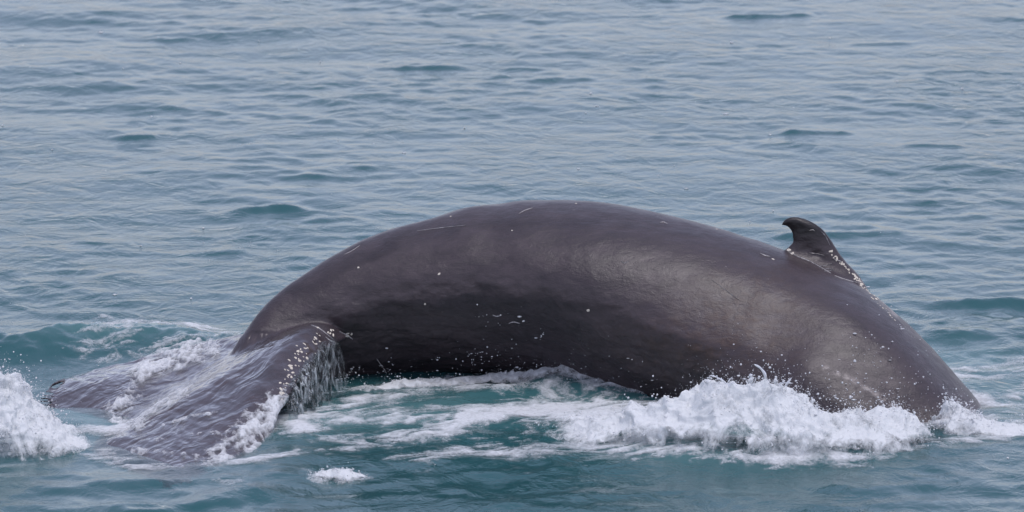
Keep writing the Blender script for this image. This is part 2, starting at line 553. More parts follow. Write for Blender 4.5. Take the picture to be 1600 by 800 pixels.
def fluke_mesh():
    # rows: far tip -> near tip; each row: leading edge ... trailing edge, as (photo x, y, depth)
    R = [
        [(95, 592, 0.02), (78, 602, -0.40), (66, 616, -0.72), (56, 634, -0.95)],
        [(240, 553, 0.62), (205, 570, 0.32), (160, 600, -0.45), (120, 650, -1.20)],
        [(355, 526, 0.75), (310, 552, 0.35), (250, 602, -0.52), (175, 672, -1.75)],
        [(450, 510, 0.40), (390, 540, 0.15), (305, 594, -0.65), (160, 692, -2.15)],
        [(540, 523, -0.05), (480, 511, -0.28), (352, 586, -1.10), (142, 708, -2.65)],
        [(506, 548, -0.62), (452, 540, -0.82), (352, 616, -1.60), (156, 726, -3.05)],
        [(466, 596, -1.32), (420, 594, -1.46), (345, 650, -2.13), (190, 742, -3.45)],
        [(430, 658, -1.98), (390, 662, -2.25), (322, 704, -2.92), (232, 760, -3.95)],
        [(398, 726, -2.95), (365, 734, -3.25), (325, 752, -3.70), (275, 775, -4.50)],
    ]
    G = np.array([[list(at(*p)) for p in r] for r in R])
    NU, NV = 120, 70
    A = crom(G, NU)                                   # (NU,4,3)
    B = crom(np.swapaxes(A, 0, 1), NV)                # (NV,NU,3)
    B = np.swapaxes(B, 0, 1)
    du = np.gradient(B, axis=0); dv = np.gradient(B, axis=1)
    N = np.cross(du, dv); N /= np.linalg.norm(N, axis=2)[..., None] + 1e-9
    if N[NU // 2, NV // 2, 2] < 0:
        N = -N
    u = np.linspace(0, 1, NU)[:, None]; v = np.linspace(0, 1, NV)[None, :]
    tmax = 0.07 + 0.20 * np.exp(-((u - 0.42) / 0.22) ** 2)
    air = np.sqrt(np.clip(v / 0.22, 0, 1)) * (1 - 0.85 * v ** 1.3)
    th = 0.02 + tmax * air
    th = th * np.clip(np.minimum(u, 1 - u) * 10, 0.15, 1)
    top = B + N * (th * 0.10)[..., None]
    bot = B - N * th[..., None]
    nn = NU * NV
    V = np.concatenate([top.reshape(-1, 3), bot.reshape(-1, 3)])
    f = grid_faces(NU, NV)
    faces = [tuple(q) for q in f] + [tuple(q[::-1] + nn) for q in f]
    for i in range(NU - 1):
        for j in (0, NV - 1):
            a, b = i * NV + j, (i + 1) * NV + j
            faces.append((a, b, b + nn, a + nn) if j else (b, a, a + nn, b + nn))
    for j in range(NV - 1):
        for i in (0, NU - 1):
            a, b = i * NV + j, i * NV + j + 1
            faces.append((a, a + nn, b + nn, b) if i else (a, b, b + nn, a + nn))
    return V, faces


def fin_mesh():
    # rows from the root up: leading (head side, right) and trailing edge, half thickness
    Yb = 0.02
    rows = [((1364, 478), (1212, 422), 0.13), ((1356, 452), (1220, 397), 0.10), ((1344, 431), (1232, 386), 0.088), ((1322, 408), (1238, 379), 0.07),
            ((1308, 389), (1239, 372), 0.06), ((1298, 373), (1237, 365), 0.052), ((1286, 358), (1233, 359), 0.046),
            ((1270, 347), (1228, 355), 0.038), ((1252, 340), (1223, 354), 0.036), ((1238, 339), (1220, 352), 0.030), ((1229, 341), (1220, 349), 0.018)]
    G = np.array([[list(at(l[0], l[1], Yb - 0.10 * (i < 2))) + list(at(t[0], t[1], Yb)) + [h] for i, (l, t, h) in enumerate(rows)]])[0]
    NR, NS = 60, 40
    Q = crom(G, NR)
    th = np.linspace(0, 2 * math.pi, NS, endpoint=False)
    c = (np.cos(th) * 0.5 + 0.5)[None, :, None]      # 1 leading, 0 trailing
    L = Q[:, None, 0:3]; Tt = Q[:, None, 3:6]; h = Q[:, None, 6:7]
    V = Tt + (L - Tt) * c
    V = V + np.array([0, 1.0, 0]) * (np.sin(th)[None, :, None] * h * 1.45 * (0.55 + 0.45 * c))
    V = V.reshape(-1, 3)
    faces = [tuple(q) for q in grid_faces(NR, NS, True)]
    faces.append(tuple(range(NS))); faces.append(tuple((NR - 1) * NS + j for j in reversed(range(NS))))
    return V, faces


def build_whale():
    allV, allF, off = [], [], 0
    for V, F in (body_mesh(), fluke_mesh(), fin_mesh()):
        allV.append(V); allF += [tuple(int(i) + off for i in f) for f in F]; off += len(V)
    me = bpy.data.meshes.new('whale_parts')
    me.from_pydata(np.concatenate(allV).tolist(), [], allF)
    bm = bmesh.new(); bm.from_mesh(me)
    # orient every shell outwards before they are fused
    bmesh.ops.recalc_face_normals(bm, faces=bm.faces[:])
    bm.to_mesh(me); bm.free()
    tmp = bpy.data.objects.new('tmp', me); C.objects.link(tmp)
    md = tmp.modifiers.new('r', 'REMESH'); md.mode = 'VOXEL'; md.voxel_size = 0.016; md.adaptivity = 0.0; md.use_smooth_shade = True
    sm = tmp.modifiers.new('s', 'SMOOTH'); sm.factor = 0.5; sm.iterations = 13
    dg = bpy.context.evaluated_depsgraph_get()
    ev = tmp.evaluated_get(dg)
    m2 = bpy.data.meshes.new_from_object(ev)
    bpy.data.objects.remove(tmp, do_unlink=True); bpy.data.meshes.remove(me)
    # soften the joint of flukes and tail stock
    n = len(m2.vertices)
    co = np.empty(n * 3, np.float32); m2.vertices.foreach_get('co', co); co = co.reshape(-1, 3)
    jx, jy = px_of(co[:, 0], co[:, 1], co[:, 2])
    dj, tj = dist_poly(jx, jy, [(400, 536), (440, 518), (490, 510)])
    tmp = bpy.data.objects.new('tmp', m2); C.objects.link(tmp)
    vg = tmp.vertex_groups.new(name='j')
    for i in np.nonzero((dj < 38) & (co[:, 1] < 0.75))[0]:
        vg.add([int(i)], float(min(1.0, (38 - dj[i]) / 25)), 'REPLACE')
    sm = tmp.modifiers.new('s', 'SMOOTH'); sm.factor = 0.5; sm.iterations = 45; sm.vertex_group = 'j'
    m3 = bpy.data.meshes.new_from_object(tmp.evaluated_get(bpy.context.evaluated_depsgraph_get()))
    bpy.data.objects.remove(tmp, do_unlink=True); bpy.data.meshes.remove(m2); m2 = m3
    # drop what lies deep under water
    bm = bmesh.new(); bm.from_mesh(m2)
    dele = [f for f in bm.faces if f.calc_center_median().z < -0.9]
    bmesh.ops.delete(bm, geom=dele, context='FACES')
    bm.to_mesh(m2); bm.free()
    n = len(m2.vertices)
    co = np.empty(n * 3, np.float32); m2.vertices.foreach_get('co', co); co = co.reshape(-1, 3).astype(float)
    no = np.empty(n * 3, np.float32); m2.vertices.foreach_get('normal', no); no = no.reshape(-1, 3).astype(float)
    # photo coordinates only name places on the body (where the flukes begin, where the fin is)
    rel = co - np.array(CAM)
    zc = rel @ np.array(FWD)
    px = 800 + rel[:, 0] / zc / PXA
    py = 400 - (rel @ np.array(UPV)) / zc / PXA
    # knuckled back towards the tail, faint unevenness everywhere
    kn = sstep(0.2, 0.85, no[:, 2]) * sstep(1000, 700, px) * (px > 350) * (py < 520)
    bumpz = 0.009 * kn * np.sin(co[:, 0] * 8.0 + 1.6 * np.sin(co[:, 0] * 2.3))
    un = 0.042 * fbm(co[:, 0] * 2.6, co[:, 1] * 3.2, co[:, 2] * 4.4, 5, seed=13, gain=0.55) * sstep(0.6, 0.1, no[:, 2]) + 0.010 * fbm(co[:, 0] * 1.6, co[:, 1] * 1.6, co[:, 2] * 1.6, 3, seed=3) + 0.0035 * fbm(co[:, 0] * 6, co[:, 1] * 6, co[:, 2] * 6, 2, seed=9)
    film = sstep(0, 26, (py - 506) + 0 * px) * sstep(560, 470, px + 0.9 * (py - 520) * 0) * sstep(-0.6, -0.2, no[:, 2])
    stock = (px > 345) & (py < 520 + (px - 350) * -0.05)
    film = np.where(stock, film * 0.3, film)
    wavy = 0.018 * fbm((co[:, 0] + co[:, 1] * 0.6) * 4.2, (co[:, 1] - co[:, 0] * 0.6) * 1.4, co[:, 2] * 2, 3, seed=21)
    co += no * (bumpz + un + film * wavy)[:, None]
    m2.vertices.foreach_set('co', co.astype(np.float32).ravel())
    brown = np.exp(-(((px - 1110) / 130) ** 2 + ((py - 540) / 60) ** 2)) + 0.6 * np.exp(-(((px - 1180) / 90) ** 2 + ((py - 460) / 60) ** 2))
    d, t = dist_poly(px, py, [(365, 565), (320, 590), (270, 620), (235, 650)])
    brown = np.clip(brown + 1.1 * np.exp(-(d / 16) ** 2), 0, 1)
    dark = np.clip(1.0 * sstep(388, 360, py) * (px > 1215) * (px < 1330), 0, 1) * 0.8
    dark = np.maximum(dark, 0.0)
    d2, t2 = dist_poly(px, py, [(1290, 575), (1345, 600), (1400, 636)])
    d3, t3 = dist_poly(px, py, [(1345, 440), (1372, 462), (1400, 492)])
    pale = np.clip(0.7 * np.exp(-(d2 / 3.5) ** 2) + 0.9 * np.exp(-(d3 / 4) ** 2), 0, 1)
    for nme, a in (('film', film), ('brown', brown), ('dark', dark), ('pale', pale)):
        x = m2.attributes.new(nme, 'FLOAT', 'POINT'); x.data.foreach_set('value', np.ascontiguousarray(a, dtype=np.float32))
    m2.polygons.foreach_set('use_smooth', np.ones(len(m2.polygons), dtype=bool))
    m2.name = 'body'
    m2.update()
    return m2


body_me = build_whale()
body = link('body', body_me, M_SKIN, whale)
body.matrix_parent_inverse = Matrix.Translation(-Vector(whale.location))
_bm = bmesh.new(); _bm.from_mesh(body_me)
BVH = BVHTree.FromBMesh(_bm); _bm.free()


def hit(px, py):
    """place on the whale's skin seen at a photo pixel: point and normal"""
    loc, nor, idx, d = BVH.ray_cast(CAM, ray(px, py))
    return (loc, nor) if loc is not None else (None, None)


# clear water where the flukes lie just under the surface; bubbles in the churned water
murk = np.ones(len(SEA_V))
xf, yf = SEA_V[:, 0], SEA_V[:, 1]
for i in np.nonzero((xf > -5.2) & (xf < 5.2) & (yf > -4.6) & (yf < 2.2))[0]:
    loc, nor, idx, d = BVH.ray_cast(Vector(SEA_V[i]), Vector((0, 0, -1)))
    if loc is not None:
        murk[i] = min(1.0, 0.04 + 1 - math.exp(-d * 9.0))


def zone(x, y, pts, wid):
    """soft region round a polyline drawn on the water, polyline in photo pixels at the water level"""
    P = [(ground(a, b).x, ground(a, b).y) for a, b in pts]
    d, t = dist_poly(x, y, P)
    return np.exp(-(d / wid) ** 2)


near = (np.abs(xf) < 6.5) & (yf > -5.5) & (yf < 5)
aer = np.zeros(len(SEA_V))
xn, yn = xf[near], yf[near]
a = 0.9 * zone(xn, yn, [(520, 650), (700, 640), (900, 640), (1080, 690)], 0.75)
a += 0.7 * zone(xn, yn, [(100, 535), (250, 525), (370, 530)], 0.5)
a += 0.5 * zone(xn, yn, [(1500, 560), (1560, 640)], 0.7)
a += 0.5 * zone(xn, yn, [(120, 640), (230, 670)], 0.5)
aer[near] = np.clip(a * (0.75 + 0.6 * fbm(xn * 1.2, yn * 0.9, oct=4, seed=44)), 0, 1)
for nme, v in (('murk', murk), ('aerated', aer)):
    x = sea_me.attributes.new(nme, 'FLOAT', 'POINT'); x.data.foreach_set('value', np.ascontiguousarray(v, dtype=np.float32))

# ------------------------------------------------------------------ foam lying on the water


def foam_sheet(name, label, x0, x1, y0, y1, dens, flow=0.0, st=(0.011, 0.030), seed=0, thick=0.03, lace=0.55):
    """lacy foam on the water: dens(x, y) 0..1, streaks drawn out along the flow angle"""
    nx, ny = int((x1 - x0) / st[0]), int((y1 - y0) / st[1])
    X, Y = np.meshgrid(np.linspace(x0, x1, nx), np.linspace(y0, y1, ny), indexing='ij')
    D = dens(X, Y)
    c, s = math.cos(flow), math.sin(flow)
    U, V = (X * c + Y * s), (-X * s + Y * c)
    wu = fbm(U * 0.9, V * 1.1, oct=4, seed=seed + 50) * 0.9
    wv = fbm(U * 0.9 + 9, V * 1.1, oct=3, seed=seed + 60) * 0.5
    rid = 1 - np.abs(fbm((U + wu) * 1.5, (V + wv) * 2.6, oct=4, seed=seed + 70)) * 3.0
    big = fbm((U + wu) * 0.8, (V + wv) * 1.7, oct=4, seed=seed + 80)
    fine = fbm(U * 9, V * 7, oct=3, seed=seed + 90)
    rid2 = 1 - np.abs(fbm((U + wu) * 3.0, (V + wv) * 7.0, oct=3, seed=seed + 75)) * 3.2
    m = D * 1.15 + lace * (0.6 * np.clip(rid, -1, 1) + 0.45 * np.clip(rid2, -1, 1) + 1.3 * big) + 0.34 * fine - 0.80
    cover = np.clip(0.35 + m * 0.95, 0, 1) * sstep(0.02, 0.15, D)
    sx, sy, sz = sea_at(X.ravel(), Y.ravel())
    lift = 0.006 + thick * np.clip(cover.ravel() - 0.2, 0, 1) * (0.6 + 0.7 * fbm(X.ravel() * 5, Y.ravel() * 4, oct=3, seed=seed + 5))
    P = np.stack([sx, sy, sz + lift], -1)
    F = grid_faces(nx, ny)
    keep = cover.ravel()[F].max(1) > 0.05
    F = F[keep]
    used, inv = np.unique(F, return_inverse=True)
    me = mesh_np(name, P[used], inv.reshape(-1, 4), attrs={'cover': cover.ravel()[used]})
    o = link(name, me, M_FOAM)
    o['kind'] = 'stuff'; o['label'] = label; o['category'] = 'foam'
    return o


def d_mid(x, y):
    d = 0.66 * zone(x, y, [(490, 655), (600, 645), (720, 650), (860, 650), (1000, 665)], 1.05)
    d = np.maximum(d, 0.95 * zone(x, y, [(470, 655), (560, 622), (680, 606), (780, 612)], 0.32))
    d = np.maximum(d, 0.85 * zone(x, y, [(640, 722), (740, 708), (860, 700), (1010, 692)], 0.32))
    d = np.maximum(d, 0.88 * zone(x, y, [(560, 690), (700, 670), (830, 640), (900, 610)], 0.42))
    d = np.maximum(d, 1.02 * zone(x, y, [(850, 640), (960, 660), (1060, 680)], 0.80))
    d = np.maximum(d, 0.95 * zone(x, y, [(900, 600), (1040, 612), (1110, 625)], 0.30))
    d = np.maximum(d, 0.80 * zone(x, y, [(520, 612), (600, 600), (700, 592), (800, 592), (900, 590)], 0.16))
    d = np.maximum(d, 0.80 * zone(x, y, [(480, 668), (540, 690)], 0.30))
    d = np.maximum(d, 0.66 * zone(x, y, [(960, 704), (1080, 716), (1200, 722), (1300, 720)], 0.22))
    return d


foam_sheet('foam_streaks', 'milky streaked foam on the teal water under the arch of the whale', -2.3, 3.2, -4.6, 1.2, d_mid, flow=0.35, seed=1)


def d_tail(x, y):
    d = 0.95 * zone(x, y, [(355, 690), (400, 672), (440, 662), (480, 676)], 0.26)
    d = np.maximum(d, 0.85 * zone(x, y, [(380, 726), (430, 712), (500, 706)], 0.22))
    d = np.maximum(d, 0.65 * zone(x, y, [(300, 752), (375, 754)], 0.12))
    d = np.maximum(d, 0.80 * zone(x, y, [(480, 740), (570, 748)], 0.16))
    d = np.maximum(d, 0.60 * zone(x, y, [(130, 700), (220, 690), (330, 668)], 0.16))
    d = np.maximum(d, 0.70 * zone(x, y, [(110, 665), (170, 672), (230, 664)], 0.20))
    d = np.maximum(d, 0.62 * zone(x, y, [(140, 700), (180, 722), (260, 735), (340, 735)], 0.22))
    return d


foam_sheet('foam_patch', 'white foam sliding off the near fluke into the foreground water', -4.6, -1.2, -5.2, -0.6, d_tail, flow=0.3, seed=2)


def d_back(x, y):
    d = 0.75 * zone(x, y, [(165, 545), (200, 530), (215, 505)], 0.45)
    d = np.maximum(d, 1.0 * zone(x, y, [(205, 515), (290, 525), (370, 538)], 0.30))
    d = np.maximum(d, 0.55 * zone(x, y, [(180, 560), (240, 555), (300, 545)], 0.30))
    return d


foam_sheet('foam_patch', 'broken white foam on the teal wave behind the flukes', -4.4, -2.4, 0.2, 3.4, d_back, flow=0.5, seed=3)


def d_right(x, y):
    d = 0.95 * zone(x, y, [(1500, 660), (1560, 662), (1640, 668)], 0.35)
    d = np.maximum(d, 0.72 * zone(x, y, [(1510, 615), (1560, 632), (1640, 600)], 0.28))
    d = np.maximum(d, 0.62 * zone(x, y, [(1470, 598), (1540, 575), (1640, 560)], 0.50))
    d = np.maximum(d, 0.72 * zone(x, y, [(1330, 726), (1420, 700), (1500, 690), (1560, 685)], 0.22))
    return d


foam_sheet('foam_streaks', 'thin lacy foam trailing right from where the back enters the sea', 2.6, 6.4, -3.9, 2.2, d_right, flow=0.2, seed=4)

# ------------------------------------------------------------------ splashes
ICO_V = []
_t = (1 + 5 ** 0.5) / 2
for a_, b_ in ((-1, _t), (1, _t), (-1, -_t), (1, -_t)):
    ICO_V.append((a_, b_, 0))
for a_, b_ in ((-1, _t), (1, _t), (-1, -_t), (1, -_t)):
    ICO_V.append((0, a_, b_))
for a_, b_ in ((_t, -1), (_t, 1), (-_t, -1), (-_t, 1)):
    ICO_V.append((a_, 0, b_))
ICO_V = np.array(ICO_V) / np.linalg.norm(ICO_V[0])
ICO_F = np.array([(0, 11, 5), (0, 5, 1), (0, 1, 7), (0, 7, 10), (0, 10, 11), (1, 5, 9), (5, 11, 4), (11, 10, 2), (10, 7, 6), (7, 1, 8),
                  (3, 9, 4), (3, 4, 2), (3, 2, 6), (3, 6, 8), (3, 8, 9), (4, 9, 5), (2, 4, 11), (6, 2, 10), (8, 6, 7), (9, 8, 1)])


def drops(P, R, stretch=None):
    n = len(P)
    sc = np.ones((n, 3)) * R[:, None]
    if stretch is not None:
        sc = sc * stretch
    V = P[:, None, :] + ICO_V[None] * sc[:, None, :]
    F = ICO_F[None] + (np.arange(n) * 12)[:, None, None]
    return V.reshape(-1, 3), F.reshape(-1, 3)


def tube(P, R, ns=8):
    """closed tapered ligament of water through the rows of P"""
    P = np.asarray(P, float); n = len(P)
    T = np.gradient(P, axis=0); T /= np.linalg.norm(T, axis=1)[:, None] + 1e-9
    a = np.cross(T, [0.3, 1, 0.2]); a /= np.linalg.norm(a, axis=1)[:, None] + 1e-9
    b = np.cross(T, a)
    th = np.linspace(0, 2 * math.pi, ns, endpoint=False)
    V = P[:, None] + (a[:, None] * np.cos(th)[None, :, None] + b[:, None] * np.sin(th)[None, :, None]) * np.asarray(R)[:, None, None]
    q = grid_faces(n, ns, True)
    F = np.concatenate([q[:, [0, 1, 2]], q[:, [0, 2, 3]]])
    return V.reshape(-1, 3), F


def jets(pts, Y, r0, r1):
    P = crom(np.array([list(at(a, b, Y)) for a, b in pts]), 14)
    t = np.linspace(0, 1, 14)
    R = r0 + (r1 - r0) * t + 0.25 * r1 * np.sin(t * 17)
    R[-1] = 0.002; R[0] = r0
    return tube(P, R)


def splash(name, label, spine, seed, nspray, st=0.011, rough=1.0, extra=(), lift=0.22, spray_r=(0.0020, 0.010), cov=1.0, nstrand=0):
    """heap of white water. spine rows: photo x, y of its foot line on the water, height, half width to the viewer, half width away"""
    S_ = np.array([[ground(a, b).x, ground(a, b).y, h, wf, wb] for a, b, h, wf, wb in spine])
    L = np.hypot(np.diff(S_[:, 0]), np.diff(S_[:, 1])).sum()
    wmean = (S_[:, 3] + S_[:, 4]).mean() + S_[:, 2].mean() * 1.5
    nu, nv = max(24, int(L / st)), max(24, int(wmean / st))
    Q = crom(S_, nu)
    tx, ty = np.gradient(Q[:, 0]), np.gradient(Q[:, 1])
    ln = np.hypot(tx, ty) + 1e-9
    nx_, ny_ = -ty / ln, tx / ln
    v = np.linspace(-1, 1, nv)
    fl = np.sign(ny_.mean()) if abs(ny_.mean()) > 1e-6 else 1
    nx_, ny_ = nx_ * fl, ny_ * fl                       # away from the viewer
    off = np.where(v[None, :] < 0, v[None, :] * Q[:, 3:4], v[None, :] * Q[:, 4:5])
    X = Q[:, 0:1] + nx_[:, None] * off
    Y = Q[:, 1:2] + ny_[:, None] * off
    prof = np.clip(1 - np.abs(v[None, :]) ** 1.7, 0, 1)
    H = np.clip(Q[:, 2:3], 0.0, None) * prof * np.ones_like(X)
    sx, sy, sz = sea_at(X.ravel(), Y.ravel())
    sx, sy, sz = (q.reshape(X.shape) for q in (sx, sy, sz))
    P = np.stack([sx, sy, sz + H - 0.03], -1)
    du, dv = np.gradient(P, axis=0), np.gradient(P, axis=1)
    N = np.cross(du, dv); N /= np.linalg.norm(N, axis=2)[..., None] + 1e-9
    N *= np.where(N[..., 2:3] < 0, -1, 1)
    x, y, z = P[..., 0], P[..., 1], P[..., 2]
    wx = x + 0.06 * fbm(x * 5, y * 5, z * 5, 2, seed + 3); wz = z + 0.06 * fbm(x * 5 + 7, y * 5, z * 5, 2, seed + 4)
    wx = wx + 0.35 * wz
    bil = 0.0
    for f, a in ((3.0, 0.55), (7.0, 0.30), (16.0, 0.12), (36.0, 0.05)):
        bil = bil + a * (1 - 2.2 * np.abs(vnoise(wx * f, y * f, wz * f, seed + int(f))))
    spk = np.clip(vnoise(x * 17, y * 9, z * 2, seed + 77), 0, 1) ** 2 * 0.35 * sstep(0.1, 0.5, prof * np.ones_like(X))
    amp = (0.03 + 0.26 * H) * rough
    P = P + N * (amp * bil)[..., None]
    P[..., 2] += amp * spk * 1.5
    P[..., 0] += 0.3 * amp * vnoise(x * 12, y * 12, z * 12, seed + 8)
    ends = np.minimum(np.linspace(0, 1, nu), np.linspace(1, 0, nu))[:, None]
    cover = np.clip(np.minimum((1 - np.abs(v[None, :])) * 2.6, ends * 9) * cov + 0.10 * bil, 0, 1)
    V1 = P.reshape(-1, 3)
    q = grid_faces(nu, nv)
    me = mesh_np(name, V1, q, attrs={'cover': cover.ravel()})
    o = link(name, me, M_SPLASH)
    o['kind'] = 'stuff'; o['label'] = label; o['category'] = 'splash'
    # spray thrown off it
    r = np.random.default_rng(seed)
    wgt = (H ** 1.0 * (0.25 + np.clip(bil, 0, 1))).ravel() + 1e-6
    idx = r.choice(len(V1), nspray, p=wgt / wgt.sum())
    B = V1[idx]; Nn = N.reshape(-1, 3)[idx]
    up = r.exponential(1.0, nspray) ** 1.1 * lift * (0.05 + 0.30 * H.ravel()[idx])
    D_ = Nn * 0.7 + np.array([0, 0, 0.8]) + r.normal(0, 0.35, (nspray, 3))
    B = B + D_ * up[:, None] + r.normal(0, 0.006, (nspray, 3))
    R = spray_r[0] + (spray_r[1] - spray_r[0]) * r.random(nspray) ** 6
    str_ = np.exp(r.normal(0, 0.25, (nspray, 3)))
    DV, DF = drops(B, R, str_)
    for _ in range(nstrand):
        i0 = r.choice(len(V1), p=wgt ** 2 / (wgt ** 2).sum())
        b0 = V1[i0]; h0 = H.ravel()[i0]
        ln_ = r.uniform(0.08, 0.34) * h0 + 0.015
        dr = np.array([r.normal(0, 0.55), r.normal(-0.25, 0.4), 1.0]) * ln_
        cv = np.array([r.normal(0, 0.5), r.normal(0, 0.3), -r.uniform(0.2, 0.9)]) * ln_
        tq = np.linspace(-0.15, 1, 9)[:, None]
        rr = r.uniform(0.003, 0.008) * (1.5 - 1.1 * np.clip(tq[:, 0], 0, 1)) * (1 + 0.35 * np.sin(tq[:, 0] * 14 + r.uniform(0, 6)))
        rr[-2] *= 1.5; rr[-1] = 0.0008
        extra = list(extra) + [tube(b0 + dr * tq + cv * tq ** 2, rr, 6)]
    for e in extra:
        EV, EF = e
        DF = np.concatenate([DF, EF + len(DV)]); DV = np.concatenate([DV, EV])
    sp = link('spray', mesh_np('spray', DV, DF), M_DROP, o)
    sp['kind'] = 'stuff'
    return o


ex = [jets([(1186, 612), (1196, 590), (1189, 576), (1178, 569)], -1.75, 0.020, 0.008),
      jets([(1132, 625), (1138, 608), (1134, 598)], -1.75, 0.016, 0.008),
      jets([(1222, 640), (1228, 618), (1226, 606), (1237, 590)], -1.75, 0.020, 0.010),
      jets([(1200, 620), (1210, 604), (1212, 590)], -1.7, 0.026, 0.014),
      jets([(1232, 640), (1246, 620), (1240, 612)], -1.7, 0.022, 0.012),
      jets([(1170, 610), (1174, 592), (1172, 584)], -1.7, 0.030, 0.016)]
splash('splash', 'big white splash breaking against the whale flank below the dorsal fin',
       [(830, 668, 0.03, 0.40, 0.6), (905, 672, 0.08, 0.60, 0.65), (960, 678, 0.16, 0.65, 0.65), (1020, 684, 0.28, 0.60, 0.55), (1080, 692, 0.42, 0.65, 0.50), (1140, 696, 0.46, 0.70, 0.45),
        (1200, 698, 0.50, 0.70, 0.42), (1235, 700, 0.40, 0.70, 0.42), (1270, 700, 0.26, 0.65, 0.45), (1330, 696, 0.24, 0.60, 0.45), (1390, 690, 0.26, 0.50, 0.40), (1430, 686, 0.20, 0.35, 0.35), (1455, 684, 0.06, 0.2, 0.3)],
       101, 5000, extra=ex, nstrand=55)
splash('splash', 'tall white splash cut off by the left edge of the picture',
       [(-150, 690, 0.60, 0.75, 0.8), (-80, 690, 0.74, 0.75, 0.8), (-20, 690, 0.70, 0.75, 0.8), (20, 690, 0.58, 0.75, 0.7), (55, 690, 0.34, 0.70, 0.6), (90, 688, 0.18, 0.55, 0.5), (125, 684, 0.05, 0.35, 0.4)],
       202, 4500, nstrand=35)
splash('splash', 'small white splash alone in the foreground, right of the fluke',
       [(484, 742, 0.02, 0.15, 0.15), (510, 744, 0.055, 0.28, 0.25), (540, 746, 0.075, 0.28, 0.25), (568, 749, 0.03, 0.15, 0.15)], 303, 250, cov=0.55, lift=0.12)
splash('splash', 'low frothy splash where the head end of the back goes under',
       [(1468, 676, 0.05, 0.15, 0.2), (1488, 668, 0.22, 0.22, 0.2), (1510, 670, 0.15, 0.30, 0.3), (1545, 672, 0.10, 0.35, 0.3), (1590, 676, 0.06, 0.30, 0.3), (1630, 680, 0.03, 0.2, 0.2)], 404, 1200, cov=0.7, nstrand=25)
splash('splash', 'thin wash of foam lapping along the waterline under the arched back',
       [(520, 612, 0.02, 0.15, 0.1), (600, 603, 0.04, 0.2, 0.12), (690, 598, 0.05, 0.25, 0.15), (790, 596, 0.07, 0.3, 0.15), (870, 597, 0.09, 0.3, 0.2), (960, 604, 0.08, 0.3, 0.2), (1060, 618, 0.05, 0.2, 0.2)], 505, 700, cov=0.62, lift=0.3)


# ------------------------------------------------------------------ water and froth on the whale
def skin_arrays():
    n = len(body_me.vertices)
    co = np.empty(n * 3, np.float32); body_me.vertices.foreach_get('co', co)
    no = np.empty(n * 3, np.float32); body_me.vertices.foreach_get('normal', no)
    nf = len(body_me.polygons)
    F = np.empty(nf * 4, np.int32)
    body_me.polygons.foreach_get('vertices', F) if len(body_me.loops) == nf * 4 else None
    return co.reshape(-1, 3).astype(float), no.reshape(-1, 3).astype(float), F.reshape(-1, 4)


SK_CO, SK_NO, SK_F = skin_arrays()
SK_PX, SK_PY = px_of(SK_CO[:, 0], SK_CO[:, 1], SK_CO[:, 2])


def skin_foam(name, label, lines, seed, thick=0.05, front=0.0, ymax=0.9, xcut=False):
    """froth lying on the skin along lines given in photo pixels: (points, half width in pixels, density)"""
    D = np.zeros(len(SK_CO))
    for pts, wd, de in lines:
        d, t = dist_poly(SK_PX, SK_PY, pts)
        D = np.maximum(D, de * np.exp(-(d / wd) ** 2))
    D *= sstep(352, 338, SK_PX) if xcut else 1.0
    D *= (SK_NO[:, 2] > front) & (SK_CO[:, 1] < ymax) & (SK_CO[:, 2] > -0.25)
    F = SK_F[D[SK_F].max(1) > 0.06]
    used, inv = np.unique(F, return_inverse=True)
    V, N, Dv, q = SK_CO[used], SK_NO[used], D[used], inv.reshape(-1, 4)
    # one subdivision for finer edges
    nv = len(V)
    E = np.concatenate([q[:, [0, 1]], q[:, [1, 2]], q[:, [2, 3]], q[:, [3, 0]]])
    Es, ei = np.unique(np.sort(E, 1), axis=0, return_inverse=True)
    ei = ei.reshape(4, -1)
    def ext(A):
        return np.concatenate([A, A[Es].mean(1), A[q].mean(1)])
    V, N, Dv = ext(V), ext(N), ext(Dv)
    m = [nv + ei[k] for k in range(4)]; c = nv + len(Es) + np.arange(len(q))
    q = np.concatenate([np.stack([q[:, 0], m[0], c, m[3]], 1), np.stack([m[0], q[:, 1], m[1], c], 1),
                        np.stack([c, m[1], q[:, 2], m[2]], 1), np.stack([m[3], c, m[2], q[:, 3]], 1)])
    x, y, z = V.T
    b = fbm(x * 5, y * 2.8, z * 7, 5, seed, gain=0.65)
    r = 1 - 2.6 * np.abs(fbm(x * 12, y * 6, z * 12, 3, seed + 20))
    cover = np.clip(Dv * 0.80 + 1.25 * b + 0.50 * r - 0.38, 0, 1) * sstep(0.05, 0.35, Dv)
    lift = 0.004 + thick * np.clip(Dv, 0, 1) * (0.35 + 0.5 * np.clip(r, -0.6, 1) + 0.5 * b)
    V = V + N * 0.5 * lift[:, None]; V[:, 2] += 0.5 * lift
    o = link(name, mesh_np(name, V, q, attrs={'cover': cover}), M_FOAM)
    o['kind'] = 'stuff'; o['label'] = label; o['category'] = 'foam'
    return o


